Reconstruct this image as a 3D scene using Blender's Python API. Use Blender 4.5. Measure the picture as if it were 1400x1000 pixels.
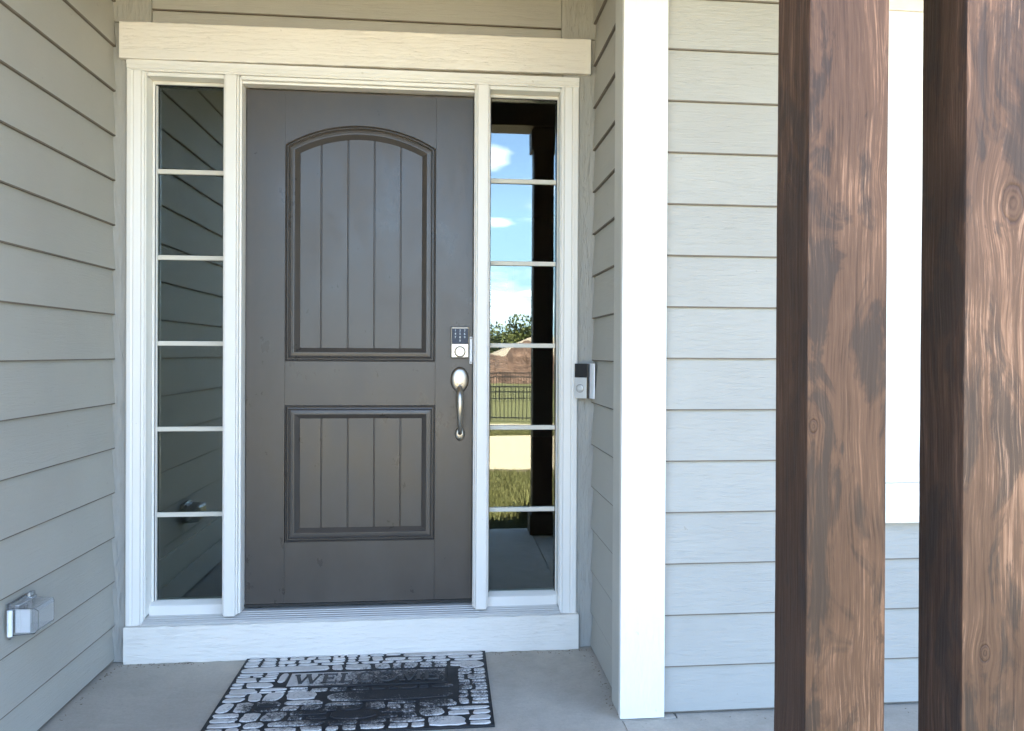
import bpy, bmesh, math, random
import numpy as np
from mathutils import Vector, Matrix
random.seed(7); RNG = np.random.default_rng(7)
for o in list(bpy.data.objects): bpy.data.objects.remove(o)
S = bpy.context.scene; C = S.collection

# ------------------------------------------------------------------ camera
CAM = Vector((0.826, -3.6273, 1.2474)); YAW, PITCH, ROLL, FPX = 0.1128, -0.0054, 0.0052, 1176.2
fwd = Vector((math.sin(YAW)*math.cos(PITCH), math.cos(YAW)*math.cos(PITCH), math.sin(PITCH)))
rt = Vector((math.cos(YAW), -math.sin(YAW), 0)); up = rt.cross(fwd)
r2 = rt*math.cos(ROLL)+up*math.sin(ROLL); u2 = -rt*math.sin(ROLL)+up*math.cos(ROLL)
cd = bpy.data.cameras.new('camera'); cam = bpy.data.objects.new('camera', cd); C.objects.link(cam)
M = Matrix.Identity(4)
for i in range(3): M[i][0], M[i][1], M[i][2], M[i][3] = r2[i], u2[i], -fwd[i], CAM[i]
cam.matrix_world = M
cd.sensor_width = 36; cd.lens = FPX/1400*36; cd.shift_x = -42.4/1400; cd.shift_y = -10.4/1400
cd.clip_start = .05; cd.clip_end = 2000
S.camera = cam

# ------------------------------------------------------------------ sky, sun, exposure
SUN_EL, SUN_AZ = math.radians(74), math.radians(8)      # sun high behind the house
w = bpy.data.worlds.new('World'); S.world = w; w.use_nodes = True
nt = w.node_tree; nt.nodes.clear(); N = nt.nodes.new; L = nt.links.new
wo = N('ShaderNodeOutputWorld'); bg = N('ShaderNodeBackground'); bg.inputs[1].default_value = .085
sky = N('ShaderNodeTexSky'); sky.sky_type = 'NISHITA'; sky.sun_disc = False
sky.sun_elevation = SUN_EL; sky.sun_rotation = SUN_AZ; sky.air_density = 1.0; sky.dust_density = .05; sky.altitude = 1800; sky.ozone_density = 1.0
tc = N('ShaderNodeTexCoord')
def mth(op, a, b=None, clamp=False):
    n = N('ShaderNodeMath'); n.operation = op; n.use_clamp = clamp
    for i, v in enumerate((a, b)):
        if v is None: continue
        if isinstance(v, (int, float)): n.inputs[i].default_value = v
        else: L(v, n.inputs[i])
    return n.outputs[0]
nz = N('ShaderNodeTexNoise'); nz.inputs['Scale'].default_value = 3.2; nz.inputs['Detail'].default_value = 8; nz.inputs['Roughness'].default_value = .6
mp = N('ShaderNodeMapping'); mp.inputs['Scale'].default_value = (1, 1, 3.0); L(tc.outputs['Generated'], mp.inputs[0]); L(mp.outputs[0], nz.inputs['Vector'])
nz2 = N('ShaderNodeTexNoise'); nz2.inputs['Scale'].default_value = 26; nz2.inputs['Detail'].default_value = 6; L(mp.outputs[0], nz2.inputs['Vector'])
mr = N('ShaderNodeMapRange'); mr.inputs[1].default_value = .58; mr.inputs[2].default_value = .80; L(nz.outputs[0], mr.inputs[0])
mask = mr.outputs[0]
for cx_, cy_, cz_, sx_, sz_ in ((.052, -.974, .222, .026, .016), (.058, -.987, .150, .018, .008), (.100, -.994, .070, .022, .006), (-.3, -.94, .16, .12, .03), (.35, -.92, .2, .13, .03)):
    sub = N('ShaderNodeVectorMath'); sub.operation = 'SUBTRACT'; L(tc.outputs['Generated'], sub.inputs[0]); sub.inputs[1].default_value = (cx_, cy_, cz_)
    dv = N('ShaderNodeVectorMath'); dv.operation = 'MULTIPLY'; L(sub.outputs[0], dv.inputs[0]); dv.inputs[1].default_value = (1/sx_, 1/.1, 1/sz_)
    ln = N('ShaderNodeVectorMath'); ln.operation = 'LENGTH'; L(dv.outputs[0], ln.inputs[0])
    m1 = mth('SUBTRACT', 1.0, ln.outputs['Value']); m1 = mth('ADD', m1, mth('MULTIPLY', mth('SUBTRACT', nz2.outputs[0], .5), 1.9), False)
    m1 = mth('MULTIPLY', m1, .9, True)
    mask = mth('MAXIMUM', mask, m1)
mx = N('ShaderNodeMix'); mx.data_type = 'RGBA'; L(mask, mx.inputs[0])
dk = N('ShaderNodeMix'); dk.data_type = 'RGBA'; dk.blend_type = 'DARKEN'; dk.inputs[0].default_value = .8; L(sky.outputs[0], dk.inputs[6]); dk.inputs[7].default_value = (2.4, 3.9, 5.2, 1)   # hazy rim kept from burning out
L(dk.outputs[2], mx.inputs[6]); mx.inputs[7].default_value = (10.5, 10.6, 11, 1)
L(mx.outputs[2], bg.inputs[0]); L(bg.outputs[0], wo.inputs[0])
sd = bpy.data.lights.new('sun', 'SUN'); sd.energy = 5.0; sd.angle = math.radians(.53); sd.color = (1, .885, .69)
so = bpy.data.objects.new('sun', sd); C.objects.link(so)
sdir = Vector((math.sin(SUN_AZ)*math.cos(SUN_EL), math.cos(SUN_AZ)*math.cos(SUN_EL), math.sin(SUN_EL)))
so.rotation_euler = sdir.to_track_quat('Z', 'Y').to_euler(); so.location = (0, 0, 20)
S.view_settings.view_transform = 'Standard'; S.view_settings.look = 'None'; S.view_settings.gamma = 1
S.view_settings.use_curve_mapping = False; S.view_settings.exposure = 4.18
S.render.engine = 'CYCLES'
S.cycles.max_bounces = 8; S.cycles.diffuse_bounces = 5; S.cycles.glossy_bounces = 4; S.cycles.transparent_max_bounces = 16
S.cycles.sample_clamp_indirect = 8

# ------------------------------------------------------------------ materials
class NT:
    def __init__(s, name):
        s.m = bpy.data.materials.new(name); s.m.use_nodes = True; s.t = s.m.node_tree; s.t.nodes.clear()
        s.out = s.n('ShaderNodeOutputMaterial'); s.b = s.n('ShaderNodeBsdfPrincipled'); s.l(s.b.outputs[0], s.out.inputs[0])
        s.pos = s.n('ShaderNodeNewGeometry').outputs['Position']
        s.oi = s.n('ShaderNodeObjectInfo').outputs['Random']
    def n(s, t): return s.t.nodes.new(t)
    def l(s, a, b): s.t.links.new(a, b)
    def set(s, **k):
        for a, v in k.items():
            i = s.b.inputs[a.replace('_', ' ')]
            if hasattr(v, 'is_output'): s.l(v, i)
            else: i.default_value = (*v, 1) if isinstance(v, tuple) and len(v) == 3 else v
    def map(s, sc, src=None, loc=(0, 0, 0), rnd=0):
        m = s.n('ShaderNodeMapping'); m.inputs['Scale'].default_value = sc; m.inputs['Location'].default_value = loc
        src = src or s.pos
        if rnd:
            c = s.n('ShaderNodeCombineXYZ'); k = s.math('MULTIPLY', s.oi, rnd)
            for i in range(3): s.l(k, c.inputs[i])
            a = s.n('ShaderNodeVectorMath'); a.operation = 'ADD'; s.l(src, a.inputs[0]); s.l(c.outputs[0], a.inputs[1]); src = a.outputs[0]
        s.l(src, m.inputs[0]); return m.outputs[0]
    def noise(s, vec, sc=1, det=4, rough=.55, dist=0):
        n = s.n('ShaderNodeTexNoise'); s.l(vec, n.inputs['Vector']); n.inputs['Scale'].default_value = sc
        n.inputs['Detail'].default_value = det; n.inputs['Roughness'].default_value = rough; n.inputs['Distortion'].default_value = dist
        return n.outputs[0]
    def math(s, op, a, b=0.0, clamp=False):
        n = s.n('ShaderNodeMath'); n.operation = op; n.use_clamp = clamp
        for i, v in enumerate((a, b)):
            if isinstance(v, (int, float)): n.inputs[i].default_value = v
            else: s.l(v, n.inputs[i])
        return n.outputs[0]
    def rng(s, v, a, b, c=0.0, d=1.0):
        n = s.n('ShaderNodeMapRange'); s.l(v, n.inputs[0])
        for i, x in enumerate((a, b, c, d)): n.inputs[i+1].default_value = x
        return n.outputs[0]
    def ramp(s, v, stops):
        n = s.n('ShaderNodeValToRGB'); s.l(v, n.inputs[0]); e = n.color_ramp.elements
        while len(e) < len(stops): e.new(.5)
        for q, (p, c) in zip(e, stops): q.position = p; q.color = (*c, 1)
        return n.outputs[0]
    def mix(s, f, a, b):
        n = s.n('ShaderNodeMix'); n.data_type = 'RGBA'
        if isinstance(f, (int, float)): n.inputs[0].default_value = f
        else: s.l(f, n.inputs[0])
        for i, v in ((6, a), (7, b)):
            if isinstance(v, tuple): n.inputs[i].default_value = (*v, 1)
            else: s.l(v, n.inputs[i])
        return n.outputs[2]
    def bump(s, h, st=.3, d=.002, prev=None):
        n = s.n('ShaderNodeBump'); n.inputs['Strength'].default_value = st; n.inputs['Distance'].default_value = d
        s.l(h, n.inputs['Height'])
        if prev: s.l(prev, n.inputs['Normal'])
        s.l(n.outputs[0], s.b.inputs['Normal']); return n.outputs[0]

def paint(name, col, vertical=False, bump=.5, rough=.55, grain=True, dirt=.1, spec=.35):
    k = NT(name)
    sc = (70, 70, 5) if vertical else (5, 5, 75)
    v = k.map(sc, rnd=13)
    g = k.noise(v, 1, 7, .68, .8); g2 = k.noise(k.map((1.6, 1.6, 1.6), rnd=5), 1, 4)
    crack = k.rng(k.noise(k.map((190, 190, 16) if vertical else (16, 16, 210), rnd=3), 1, 4, .65, 1.2), .56, .68)
    d2 = tuple(c*(1-dirt) for c in col)
    base = k.mix(k.rng(g2, .3, .7), col, d2)
    spk = k.rng(k.noise(k.map((34, 34, 34), rnd=9), 1, 2), .745, .77)
    base = k.mix(k.math('MULTIPLY', spk, .3), base, (col[0]*.55, col[1]*.5, col[2]*.42))
    k.set(Base_Color=base, Roughness=rough); k.b.inputs['Specular IOR Level'].default_value = spec
    if grain:
        b1 = k.bump(g, min(1, bump*1.1), .0042); b2 = k.bump(crack, min(1, bump*.8), -.0014, b1)
        k.bump(k.noise(k.map((300, 300, 300)), 1, 2), bump*.25, .0006, b2)
    else: k.bump(k.noise(k.map((140, 140, 140)), 1, 3), bump*.3, .0005)
    return k.m

SIDING = paint('siding_paint', (.43, .41, .362), bump=.42, rough=.6)
SIDING_F = paint('front_siding_paint', (.395, .378, .340), bump=.6, rough=.6)
SIDING_V = paint('siding_trim_paint', (.385, .370, .335), True, bump=1.2, rough=.6)
WHITE_T = paint('textured_white_paint', (.845, .785, .705), bump=.85, rough=.5, dirt=.04)
WHITE_TV = paint('textured_white_paint_upright', (.83, .785, .725), True, bump=.6, rough=.5, dirt=.04)
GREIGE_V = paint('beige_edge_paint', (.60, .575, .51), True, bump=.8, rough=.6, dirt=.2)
WHITE_S = paint('smooth_white_paint', (.81, .775, .72), grain=False, rough=.35, dirt=.05)
CREAM = paint('cream_vinyl', (.66, .62, .53), grain=False, rough=.4)

def plain(name, col, rough=.5, metal=0.0, var=.1, bump=.0, scale=20, spec=.5):
    k = NT(name)
    f = k.noise(k.map((scale,)*3), 1, 4)
    k.set(Base_Color=k.mix(f, tuple(c*(1-var) for c in col), tuple(min(1, c*(1+var)) for c in col)), Roughness=k.rng(f, .2, .8, rough*.85, min(1, rough*1.15)), Metallic=metal)
    k.b.inputs['Specular IOR Level'].default_value = spec
    if bump: k.bump(k.noise(k.map((scale*8,)*3), 1, 3), bump, .001)
    return k.m

# door paint: dark taupe, semi gloss, faint embossed grain
k = NT('door_paint'); f = k.noise(k.map((2.2, 2.2, 1.6)), 1, 4)
g = k.noise(k.map((160, 160, 9)), 1, 5, .6)
sm = k.noise(k.map((9, 9, 5)), 1, 6, .7); k.set(Base_Color=k.mix(k.rng(sm, .3, .7), (.058, .049, .0425), (.070, .059, .050)), Roughness=k.rng(sm, .3, .7, .25, .40)); k.b.inputs['Specular IOR Level'].default_value = .45
k.bump(k.noise(k.map((420, 420, 420)), 1, 2), .12, .0004, k.bump(g, .16, .0007)); DOOR = k.m
DARKGAP = plain('weatherstrip_rubber', (.02, .018, .016), .7)
NICKEL = plain('satin_nickel', (.50, .455, .39), .36, 1.0, .04, scale=60)
NICKEL_E = plain('antique_nickel_edge', (.16, .13, .11), .4, .9, .2)
KEYPAD = plain('keypad_glass', (.03, .04, .065), .25, 0, .05, spec=.2)
DIGIT = plain('keypad_white_print', (.8, .85, .9), .4)
ALU = plain('sill_aluminium', (.60, .575, .54), .45, .1, .08, bump=.1)
BLACKP = plain('black_gloss_plastic', (.012, .012, .014), .15)
SILVERP = plain('silver_plastic', (.55, .55, .55), .35, .55, .03)
WHITEP = plain('white_plastic', (.82, .83, .84), .35)
DARKM = plain('black_fence_metal', (.02, .02, .02), .5)
ROOF = plain('asphalt_shingle', (.13, .115, .10), .9, 0, .3, bump=.6, scale=30)
CEIL = plain('porch_ceiling_stain', (.30, .24, .18), .7, var=.04)
DRY = plain('interior_wall_paint', (.22, .21, .18), .8, var=.03)
HFLOOR = plain('dark_wood_floor', (.045, .03, .022), .5)
BLIND = plain('white_blind', (.8, .8, .78), .5)

LAP_SHADE = plain('lap_shade_edge', (.16, .135, .11), .9, var=.3)  # dark strip on board lower edges, the lap shadow line painted in
# clear glass: thin reflecting pane
def glass(name, tint, ior):
    k = NT(name); k.t.nodes.remove(k.b)
    fr = k.n('ShaderNodeFresnel'); fr.inputs[0].default_value = ior
    tr = k.n('ShaderNodeBsdfTransparent'); tr.inputs[0].default_value = (*tint, 1)
    gl = k.n('ShaderNodeBsdfGlossy'); gl.inputs['Roughness'].default_value = 0; gl.inputs[0].default_value = (.93, 1, .97, 1)
    bp = k.n('ShaderNodeBump'); bp.inputs['Strength'].default_value = .05; bp.inputs['Distance'].default_value = .002
    k.l(k.noise(k.map((5, 5, 5)), 1, 1), bp.inputs['Height']); k.l(bp.outputs[0], gl.inputs['Normal'])
    mx = k.n('ShaderNodeMixShader'); k.l(fr.outputs[0], mx.inputs[0]); k.l(tr.outputs[0], mx.inputs[1]); k.l(gl.outputs[0], mx.inputs[2])
    k.l(mx.outputs[0], k.out.inputs[0]); return k.m
GLASS = glass('window_glass', (.64, .68, .66), 1.95)
# clear polycarbonate
k = NT('clear_polycarbonate'); k.set(Base_Color=(.95, .96, .97), Roughness=.10, IOR=1.3); k.b.inputs['Transmission Weight'].default_value = .93
k.bump(k.noise(k.map((60, 60, 60)), 1, 2), .25, .002); CLEAR = k.m

# concrete
k = NT('concrete'); a = k.noise(k.map((2.2, 2.2, 2.2)), 1, 6, .6); b = k.noise(k.map((85, 85, 85)), 1, 6, .75); c_ = k.noise(k.map((9, 9, 9)), 1, 5, .65)
col = k.mix(k.rng(a, .3, .7), (.43, .385, .32), (.60, .54, .45)); col = k.mix(k.math('MULTIPLY', k.rng(c_, .42, .68), .4), col, (.31, .275, .22))
col = k.mix(k.rng(b, .3, .7, 0, .4), col, (.30, .27, .23))
pits = k.rng(k.noise(k.map((110, 110, 110)), 1, 2), .70, .76)
k.set(Base_Color=k.mix(k.math('MULTIPLY', pits, .55), col, (.1, .095, .085)), Roughness=.85)
k.bump(pits, .8, -.0015, k.bump(b, .7, .0025)); CONC = k.m
k = NT('pale_concrete_road'); a = k.noise(k.map((1.2,)*3), 1, 6); k.set(Base_Color=k.mix(a, (.28, .235, .175), (.35, .30, .225)), Roughness=.9); ROAD = k.m
k = NT('lawn_soil'); a = k.noise(k.map((1.7,)*3), 1, 6); b = k.noise(k.map((30,)*3), 1, 5, .7)
k.set(Base_Color=k.mix(k.rng(b, .3, .7), k.mix(a, (.105, .110, .040), (.145, .135, .055)), (.06, .065, .022)), Roughness=1.0); k.bump(b, 1, .03); LAWN = k.m
k = NT('grass_blades'); k.set(Base_Color=k.mix(k.oi, (.09, .12, .03), (.09, .12, .03)), Roughness=.7)
a = k.noise(k.map((7,)*3), 1, 4); k.set(Base_Color=k.mix(k.rng(a, .3, .7), (.115, .125, .045), (.185, .170, .075))); k.b.inputs['Specular IOR Level'].default_value = .2; GRASS = k.m
k = NT('dirt'); a = k.noise(k.map((1.3,)*3), 1, 8, .7); k.set(Base_Color=k.mix(k.rng(a, .35, .65), (.075, .042, .032), (.19, .115, .088)), Roughness=1.0); k.bump(a, 1, .4); DIRT = k.m
def leafmat(n, c1, c2):
    k = NT(n); a = k.noise(k.map((1.1,)*3), 1, 5, .7); k.set(Base_Color=k.mix(k.rng(a, .35, .65), c1, c2), Roughness=.7); k.b.inputs['Specular IOR Level'].default_value = .2; return k.m
LEAF = leafmat('tree_leaves', (.035, .055, .012), (.11, .115, .035))
BARK = plain('bark', (.09, .06, .04), .95, bump=.5)

# stained post timber: grain that flows round knots, blotchy stain, sheen
def stained(name, knots, dark, light, seed, contrast=1.0):
    k = NT(name)
    sep = k.n('ShaderNodeSeparateXYZ'); k.l(k.pos, sep.inputs[0])
    X = k.math('ADD', sep.outputs[0], k.math('MULTIPLY', sep.outputs[1], 1.0)); Z = sep.outputs[2]
    shift = None; rings = None; kmask = None
    warp = k.noise(k.map((2.0, 2.0, 1.5), loc=(seed, 0, 0)), 1, 3)
    xs = k.math('ADD', X, k.math('MULTIPLY', k.math('SUBTRACT', warp, .5), .07))
    for (kx, kz, rad, y0) in knots:
        dx = k.math('SUBTRACT', X, kx+y0); dz = k.math('MULTIPLY', k.math('SUBTRACT', Z, kz), .62)
        d2 = k.math('ADD', k.math('MULTIPLY', dx, dx), k.math('MULTIPLY', dz, dz))
        d = k.math('MULTIPLY', k.math('SQRT', d2), k.math('ADD', .72, k.math('MULTIPLY', k.noise(k.map((55, 55, 30)), 1, 3), .56)))
        fall = k.math('POWER', 2.718, k.math('MULTIPLY', d2, -1/(2.6*rad)**2))
        xs = k.math('ADD', xs, k.math('MULTIPLY', k.math('MULTIPLY', fall, dx), -.78))
        rg = k.math('MULTIPLY', k.math('SINE', k.math('MULTIPLY', d, 6.283/(rad*.42))), .5)
        inside = k.rng(d, rad*.7, rad*1.9, 1, 0)
        rings = k.math('MULTIPLY', rg, inside) if rings is None else k.math('ADD', rings, k.math('MULTIPLY', rg, inside))
        core = k.math('ADD', k.math('MULTIPLY', k.rng(d, rad*.82, rad*1.0, 0, 1), k.rng(d, rad*1.0, rad*1.15, 1, 0)), k.math('MULTIPLY', k.rng(d, rad*.0, rad*.8, 1, 0), .35))
        kmask = core if kmask is None else k.math('MAXIMUM', kmask, core)
    cv = k.n('ShaderNodeCombineXYZ'); k.l(xs, cv.inputs[0]); k.l(Z, cv.inputs[2]); cv.inputs[1].default_value = seed
    v = cv.outputs[0]
    fine = k.noise(k.map((210, 1, 5.5), v), 1, 6, .7, .25)
    mid = k.noise(k.map((60, 1, 1.5), v), 1, 4, .6, .5)
    band = k.noise(k.map((22, 1, 2.0), v), 1, 4, .55, .6)
    blot = k.noise(k.map((13, 1, 4.4), v, loc=(seed*2, 0, seed)), 1, 5, .62, .8)
    hair = k.noise(k.map((300, 1, 9.0), v), 1, 5, .7, .3)
    g = k.math('ADD', k.math('MULTIPLY', fine, .42), k.math('MULTIPLY', mid, .22)); g = k.math('ADD', g, k.math('MULTIPLY', band, .12)); g = k.math('ADD', g, k.math('MULTIPLY', hair, .33))
    lumi = k.noise(k.map((5, 1, 2.2), v, loc=(seed*5, 0, 1)), 1, 5, .6, .6); g = k.math('ADD', g, k.math('MULTIPLY', k.math('SUBTRACT', lumi, .5), .42))
    if rings is not None: g = k.math('ADD', g, k.math('MULTIPLY', rings, .09))
    strk = k.math('MULTIPLY', k.rng(hair, .55, .68), k.rng(lumi, .45, .62))
    bl = k.rng(blot, .515, .60)
    g = k.math('SUBTRACT', g, k.math('MULTIPLY', bl, .10*contrast))
    g = k.math('MULTIPLY', g, 1.0)
    md = tuple((a+b)/2*.86 for a, b in zip(dark, light))
    col = k.ramp(g, [(.37, dark), (.50, tuple(c*.85 for c in md)), (.575, md), (.665, light)])
    col = k.mix(k.math('MULTIPLY', bl, .62), col, (dark[0]*1.25, dark[1]*1.7, dark[2]*2.1))
    col = k.mix(k.math('MULTIPLY', strk, .8), col, (light[0]*1.6, light[1]*1.75, light[2]*1.9))
    if kmask is not None: col = k.mix(k.math('MULTIPLY', kmask, .55, True), col, tuple(c*.5 for c in dark))
    k.set(Base_Color=col, Roughness=k.rng(fine, .3, .7, .62, .45)); k.b.inputs['Specular IOR Level'].default_value = .22
    h = k.math('SUBTRACT', fine, k.math('MULTIPLY', kmask, .8)) if kmask is not None else fine
    k.bump(h, .7, .0016, k.bump(mid, .3, .002)); return k.m
YP = -2.258
WOOD_A = stained('stained_cedar_streaked', [(1.4338, 1.1285, .007, YP), (1.5635, 1.545, .006, YP)], (.040, .020, .012), (.215, .112, .064), 3.1, 1.3)
WOOD_B = stained('stained_cedar_knotty', [(1.7865, 1.5076, .0195, YP), (1.7423, .7404, .009, YP)], (.043, .022, .0135), (.240, .127, .074), 8.7, .8)
WOOD_S = stained('stained_cedar_shaded', [], (.026, .0125, .0080), (.105, .054, .033), 5.7)  # darker copy of the post wood: shade painted on side and back faces
BEAMW = stained('stained_beam', [], (.05, .03, .02), (.14, .08, .05), 5.0)

# ------------------------------------------------------------------ helpers
OFF = {}
def props(o, label=None, cat=None, group=None, kind=None):
    for a, v in (('label', label), ('category', cat), ('group', group), ('kind', kind)):
        if v: o[a] = v
    return o
def thing(name, loc, label, cat, group=None):
    o = bpy.data.objects.new(name, None); C.objects.link(o); o.location = loc; o.empty_display_size = .1
    OFF[o.name] = Vector(loc); return props(o, label, cat, group)
def link(name, me, mat, parent=None, loc=(0, 0, 0), smooth=False):
    if mat is not None and not me.materials: me.materials.append(mat)
    o = bpy.data.objects.new(name, me); C.objects.link(o)
    if smooth: me.polygons.foreach_set('use_smooth', [True]*len(me.polygons))
    if parent is not None:
        base = OFF.get(parent.name, Vector((0, 0, 0)))
        if parent.parent is None and parent.type == 'EMPTY': o.location = Vector(loc)-base
        else: o.location = Vector(loc)-base
        o.parent = parent; OFF[o.name] = Vector(loc)
    else: o.location = loc; OFF[o.name] = Vector(loc)
    return o
def fin(name, bm, mat, parent=None, loc=(0, 0, 0), smooth=False):
    bmesh.ops.recalc_face_normals(bm, faces=bm.faces)
    me = bpy.data.meshes.new(name); bm.to_mesh(me); bm.free(); return link(name, me, mat, parent, loc, smooth)
def abox(bm, x0, x1, y0, y1, z0, z1, bev=0):
    vs = [bm.verts.new(p) for p in ((x0, y0, z0), (x1, y0, z0), (x1, y1, z0), (x0, y1, z0), (x0, y0, z1), (x1, y0, z1), (x1, y1, z1), (x0, y1, z1))]
    fs = [bm.faces.new([vs[i] for i in f]) for f in ((0, 3, 2, 1), (4, 5, 6, 7), (0, 1, 5, 4), (1, 2, 6, 5), (2, 3, 7, 6), (3, 0, 4, 7))]
    if bev:
        es = list({e for f in fs for e in f.edges})
        bmesh.ops.bevel(bm, geom=es, offset=bev, segments=2, affect='EDGES', profile=.5)
def box(name, x0, x1, y0, y1, z0, z1, mat, parent=None, bev=0.0):
    bm = bmesh.new(); abox(bm, x0, x1, y0, y1, z0, z1, bev); return_loc = (0, 0, 0)
    return fin(name, bm, mat, parent, return_loc)
def extr(bm, prof, axis, a, b):
    """prism: 2D profile swept along axis. axis 'x': prof=(y,z); 'y': prof=(x,z); 'z': prof=(x,y)"""
    def P(t, q): return {'x': (t, q[0], q[1]), 'y': (q[0], t, q[1]), 'z': (q[0], q[1], t)}[axis]
    A = [bm.verts.new(P(a, q)) for q in prof]; B = [bm.verts.new(P(b, q)) for q in prof]
    n = len(prof); bm.faces.new(A[::-1]); bm.faces.new(B)
    for i in range(n): bm.faces.new([A[i], A[(i+1) % n], B[(i+1) % n], B[i]])
def prism(name, prof, axis, a, b, mat, parent=None, bev=0, loc=(0, 0, 0)):
    bm = bmesh.new(); extr(bm, prof, axis, a, b)
    if bev: bmesh.ops.bevel(bm, geom=list(bm.edges), offset=bev, segments=2, affect='EDGES')
    return fin(name, bm, mat, parent, loc)
def lathe(bm, prof, c, axis=(0, -1, 0), seg=28, sx=1, sz=1):
    """prof: (radius, distance along axis); ring plane x/z stretched by sx, sz"""
    ax = Vector(axis).normalized(); u = ax.orthogonal().normalized() if abs(ax.y) < .9 else Vector((1, 0, 0)); v = ax.cross(u)
    rings = []
    for r, h in prof:
        if r < 1e-6: rings.append([bm.verts.new(Vector(c)+ax*h)])
        else: rings.append([bm.verts.new(Vector(c)+ax*h+u*(r*sx*math.cos(2*math.pi*i/seg))+v*(r*sz*math.sin(2*math.pi*i/seg))) for i in range(seg)])
    for A, B in zip(rings, rings[1:]):
        for i in range(seg):
            j = (i+1) % seg
            if len(A) == 1 and len(B) > 1: bm.faces.new([A[0], B[i], B[j]])
            elif len(B) == 1 and len(A) > 1: bm.faces.new([A[i], A[j], B[0]])
            elif len(A) > 1: bm.faces.new([A[i], A[j], B[j], B[i]])
def tube(bm, pts, rad, seg=12, flat=None):
    rings = []
    for i, p in enumerate(pts):
        p = Vector(p); t = (Vector(pts[min(i+1, len(pts)-1)])-Vector(pts[max(i-1, 0)])).normalized()
        u = Vector((1, 0, 0)); u = (u-t*u.dot(t)).normalized(); v = t.cross(u)
        r = rad[i] if isinstance(rad, (list, tuple)) else rad; f = flat[i] if flat else 1
        rings.append([bm.verts.new(p+u*(r*math.cos(2*math.pi*k/seg))+v*(r*f*math.sin(2*math.pi*k/seg))) for k in range(seg)])
    for A, B in zip(rings, rings[1:]):
        for k in range(seg): bm.faces.new([A[k], A[(k+1) % seg], B[(k+1) % seg], B[k]])
    bm.faces.new(rings[0][::-1]); bm.faces.new(rings[-1])

# ------------------------------------------------------------------ ground
struct = lambda o: props(o, kind='structure')
GZ = -.15
def gheight(x, y):
    return float(np.interp(-y, [13, 19, 27, 40, 46, 58, 90], [GZ, -.60, -.55, -.08, -.12, -1.2, -1.0]))
xs = np.unique(np.concatenate([np.linspace(-600, -40, 8), np.linspace(-40, 40, 33), np.linspace(40, 600, 8)]))
ys = np.unique(np.concatenate([np.linspace(-700, -60, 8), np.linspace(-90, -62, 4), np.linspace(-60, -13, 48), [-2.5, 9, 40, 200, 600]]))
bm = bmesh.new(); G = [[bm.verts.new((x, y, gheight(x, y))) for x in xs] for y in ys]
for j in range(len(ys)-1):
    for i in range(len(xs)-1): bm.faces.new([G[j][i], G[j][i+1], G[j+1][i+1], G[j+1][i]])
struct(fin('lawn', bm, LAWN))
struct(box('road', -60, 60, -10.7, -6.45, GZ-.1, GZ+.004, ROAD))
struct(box('road_kerb', -60, 60, -6.45, -6.3, GZ-.1, GZ+.035, ROAD))
struct(box('path', -60, 60, -12.9, -11.7, GZ-.1, GZ+.02, ROAD, bev=.008))
# porch slab, cast in two pours with an open joint
fl = props(thing('porch_floor', (0, 0, 0), 'grey broom-finished concrete porch floor in two pours below the door', None), kind='structure')
del_keys = [q for q in ('category',) if q in fl]
prism('concrete_slab', [(-.52, -2.34), (1.424, -2.34), (1.424, -.7550), (1.62, -.7550), (1.62, 0), (-.52, 0)], 'z', -.25, 0, CONC, fl, bev=.003)
prism('concrete_slab', [(1.4285, -2.34), (5.2, -2.34), (5.2, -.70), (1.6245, -.70), (1.6245, -.7605), (1.4285, -.7605)], 'z', -.25, -.001, CONC, fl, bev=.003)

# ------------------------------------------------------------------ lap siding
EXP = .1778
def lap_profile(sign, h=.1995, tb=.0145, tt=.004):
    """depth is measured from the board's drip edge back into the wall; sign maps it on the axis"""
    return [(0, 0), (0, .0), (sign*.0, 0)]
_pm = {}
def plank(parent, axis, a, b, face, out, z, mat, top=None, h=.197):
    """one lap board. axis = length axis; face = coordinate of the drip edge; out = +1/-1 direction the wall looks"""
    th = .0125; lean = .0135
    h = h if top is None else top
    key = (axis, round(a, 4), round(b, 4), round(face, 4), out, round(h, 4), mat.name)
    if key not in _pm:
        q = [(face-out*.0022, 0.0), (face-out*th, 0.0), (face-out*(th+lean), h), (face-out*lean, h), (face-out*.0004, .0065), (face-out*.0005, .0042)]
        bm = bmesh.new(); extr(bm, q, axis, a, b)
        bmesh.ops.recalc_face_normals(bm, faces=bm.faces)
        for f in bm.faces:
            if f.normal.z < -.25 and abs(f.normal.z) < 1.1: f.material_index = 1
        me = bpy.data.meshes.new('siding_board'); bm.to_mesh(me); bm.free(); _pm[key] = me
        me.materials.append(mat); me.materials.append(LAP_SHADE)
    return link('siding_board', _pm[key], mat, parent, (0, 0, z))

XL, XR, YF = -.4832, 1.4413, -.7284
TOP = 3.05
lw = thing('siding_wall', (XL, -1.2, 0), 'greyish tan lap siding wall left of the door, with a clear outlet cover low down', 'wall')
box('sheathing', -.66, XL-.022, -2.42, -.001, -.1, TOP, SIDING, lw)
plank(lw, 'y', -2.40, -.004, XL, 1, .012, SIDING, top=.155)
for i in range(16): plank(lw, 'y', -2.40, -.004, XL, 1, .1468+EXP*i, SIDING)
box('corner_board', -.64, XL+.008, -2.44, -2.402, 0, TOP, WHITE_TV, lw, .003)

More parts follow.
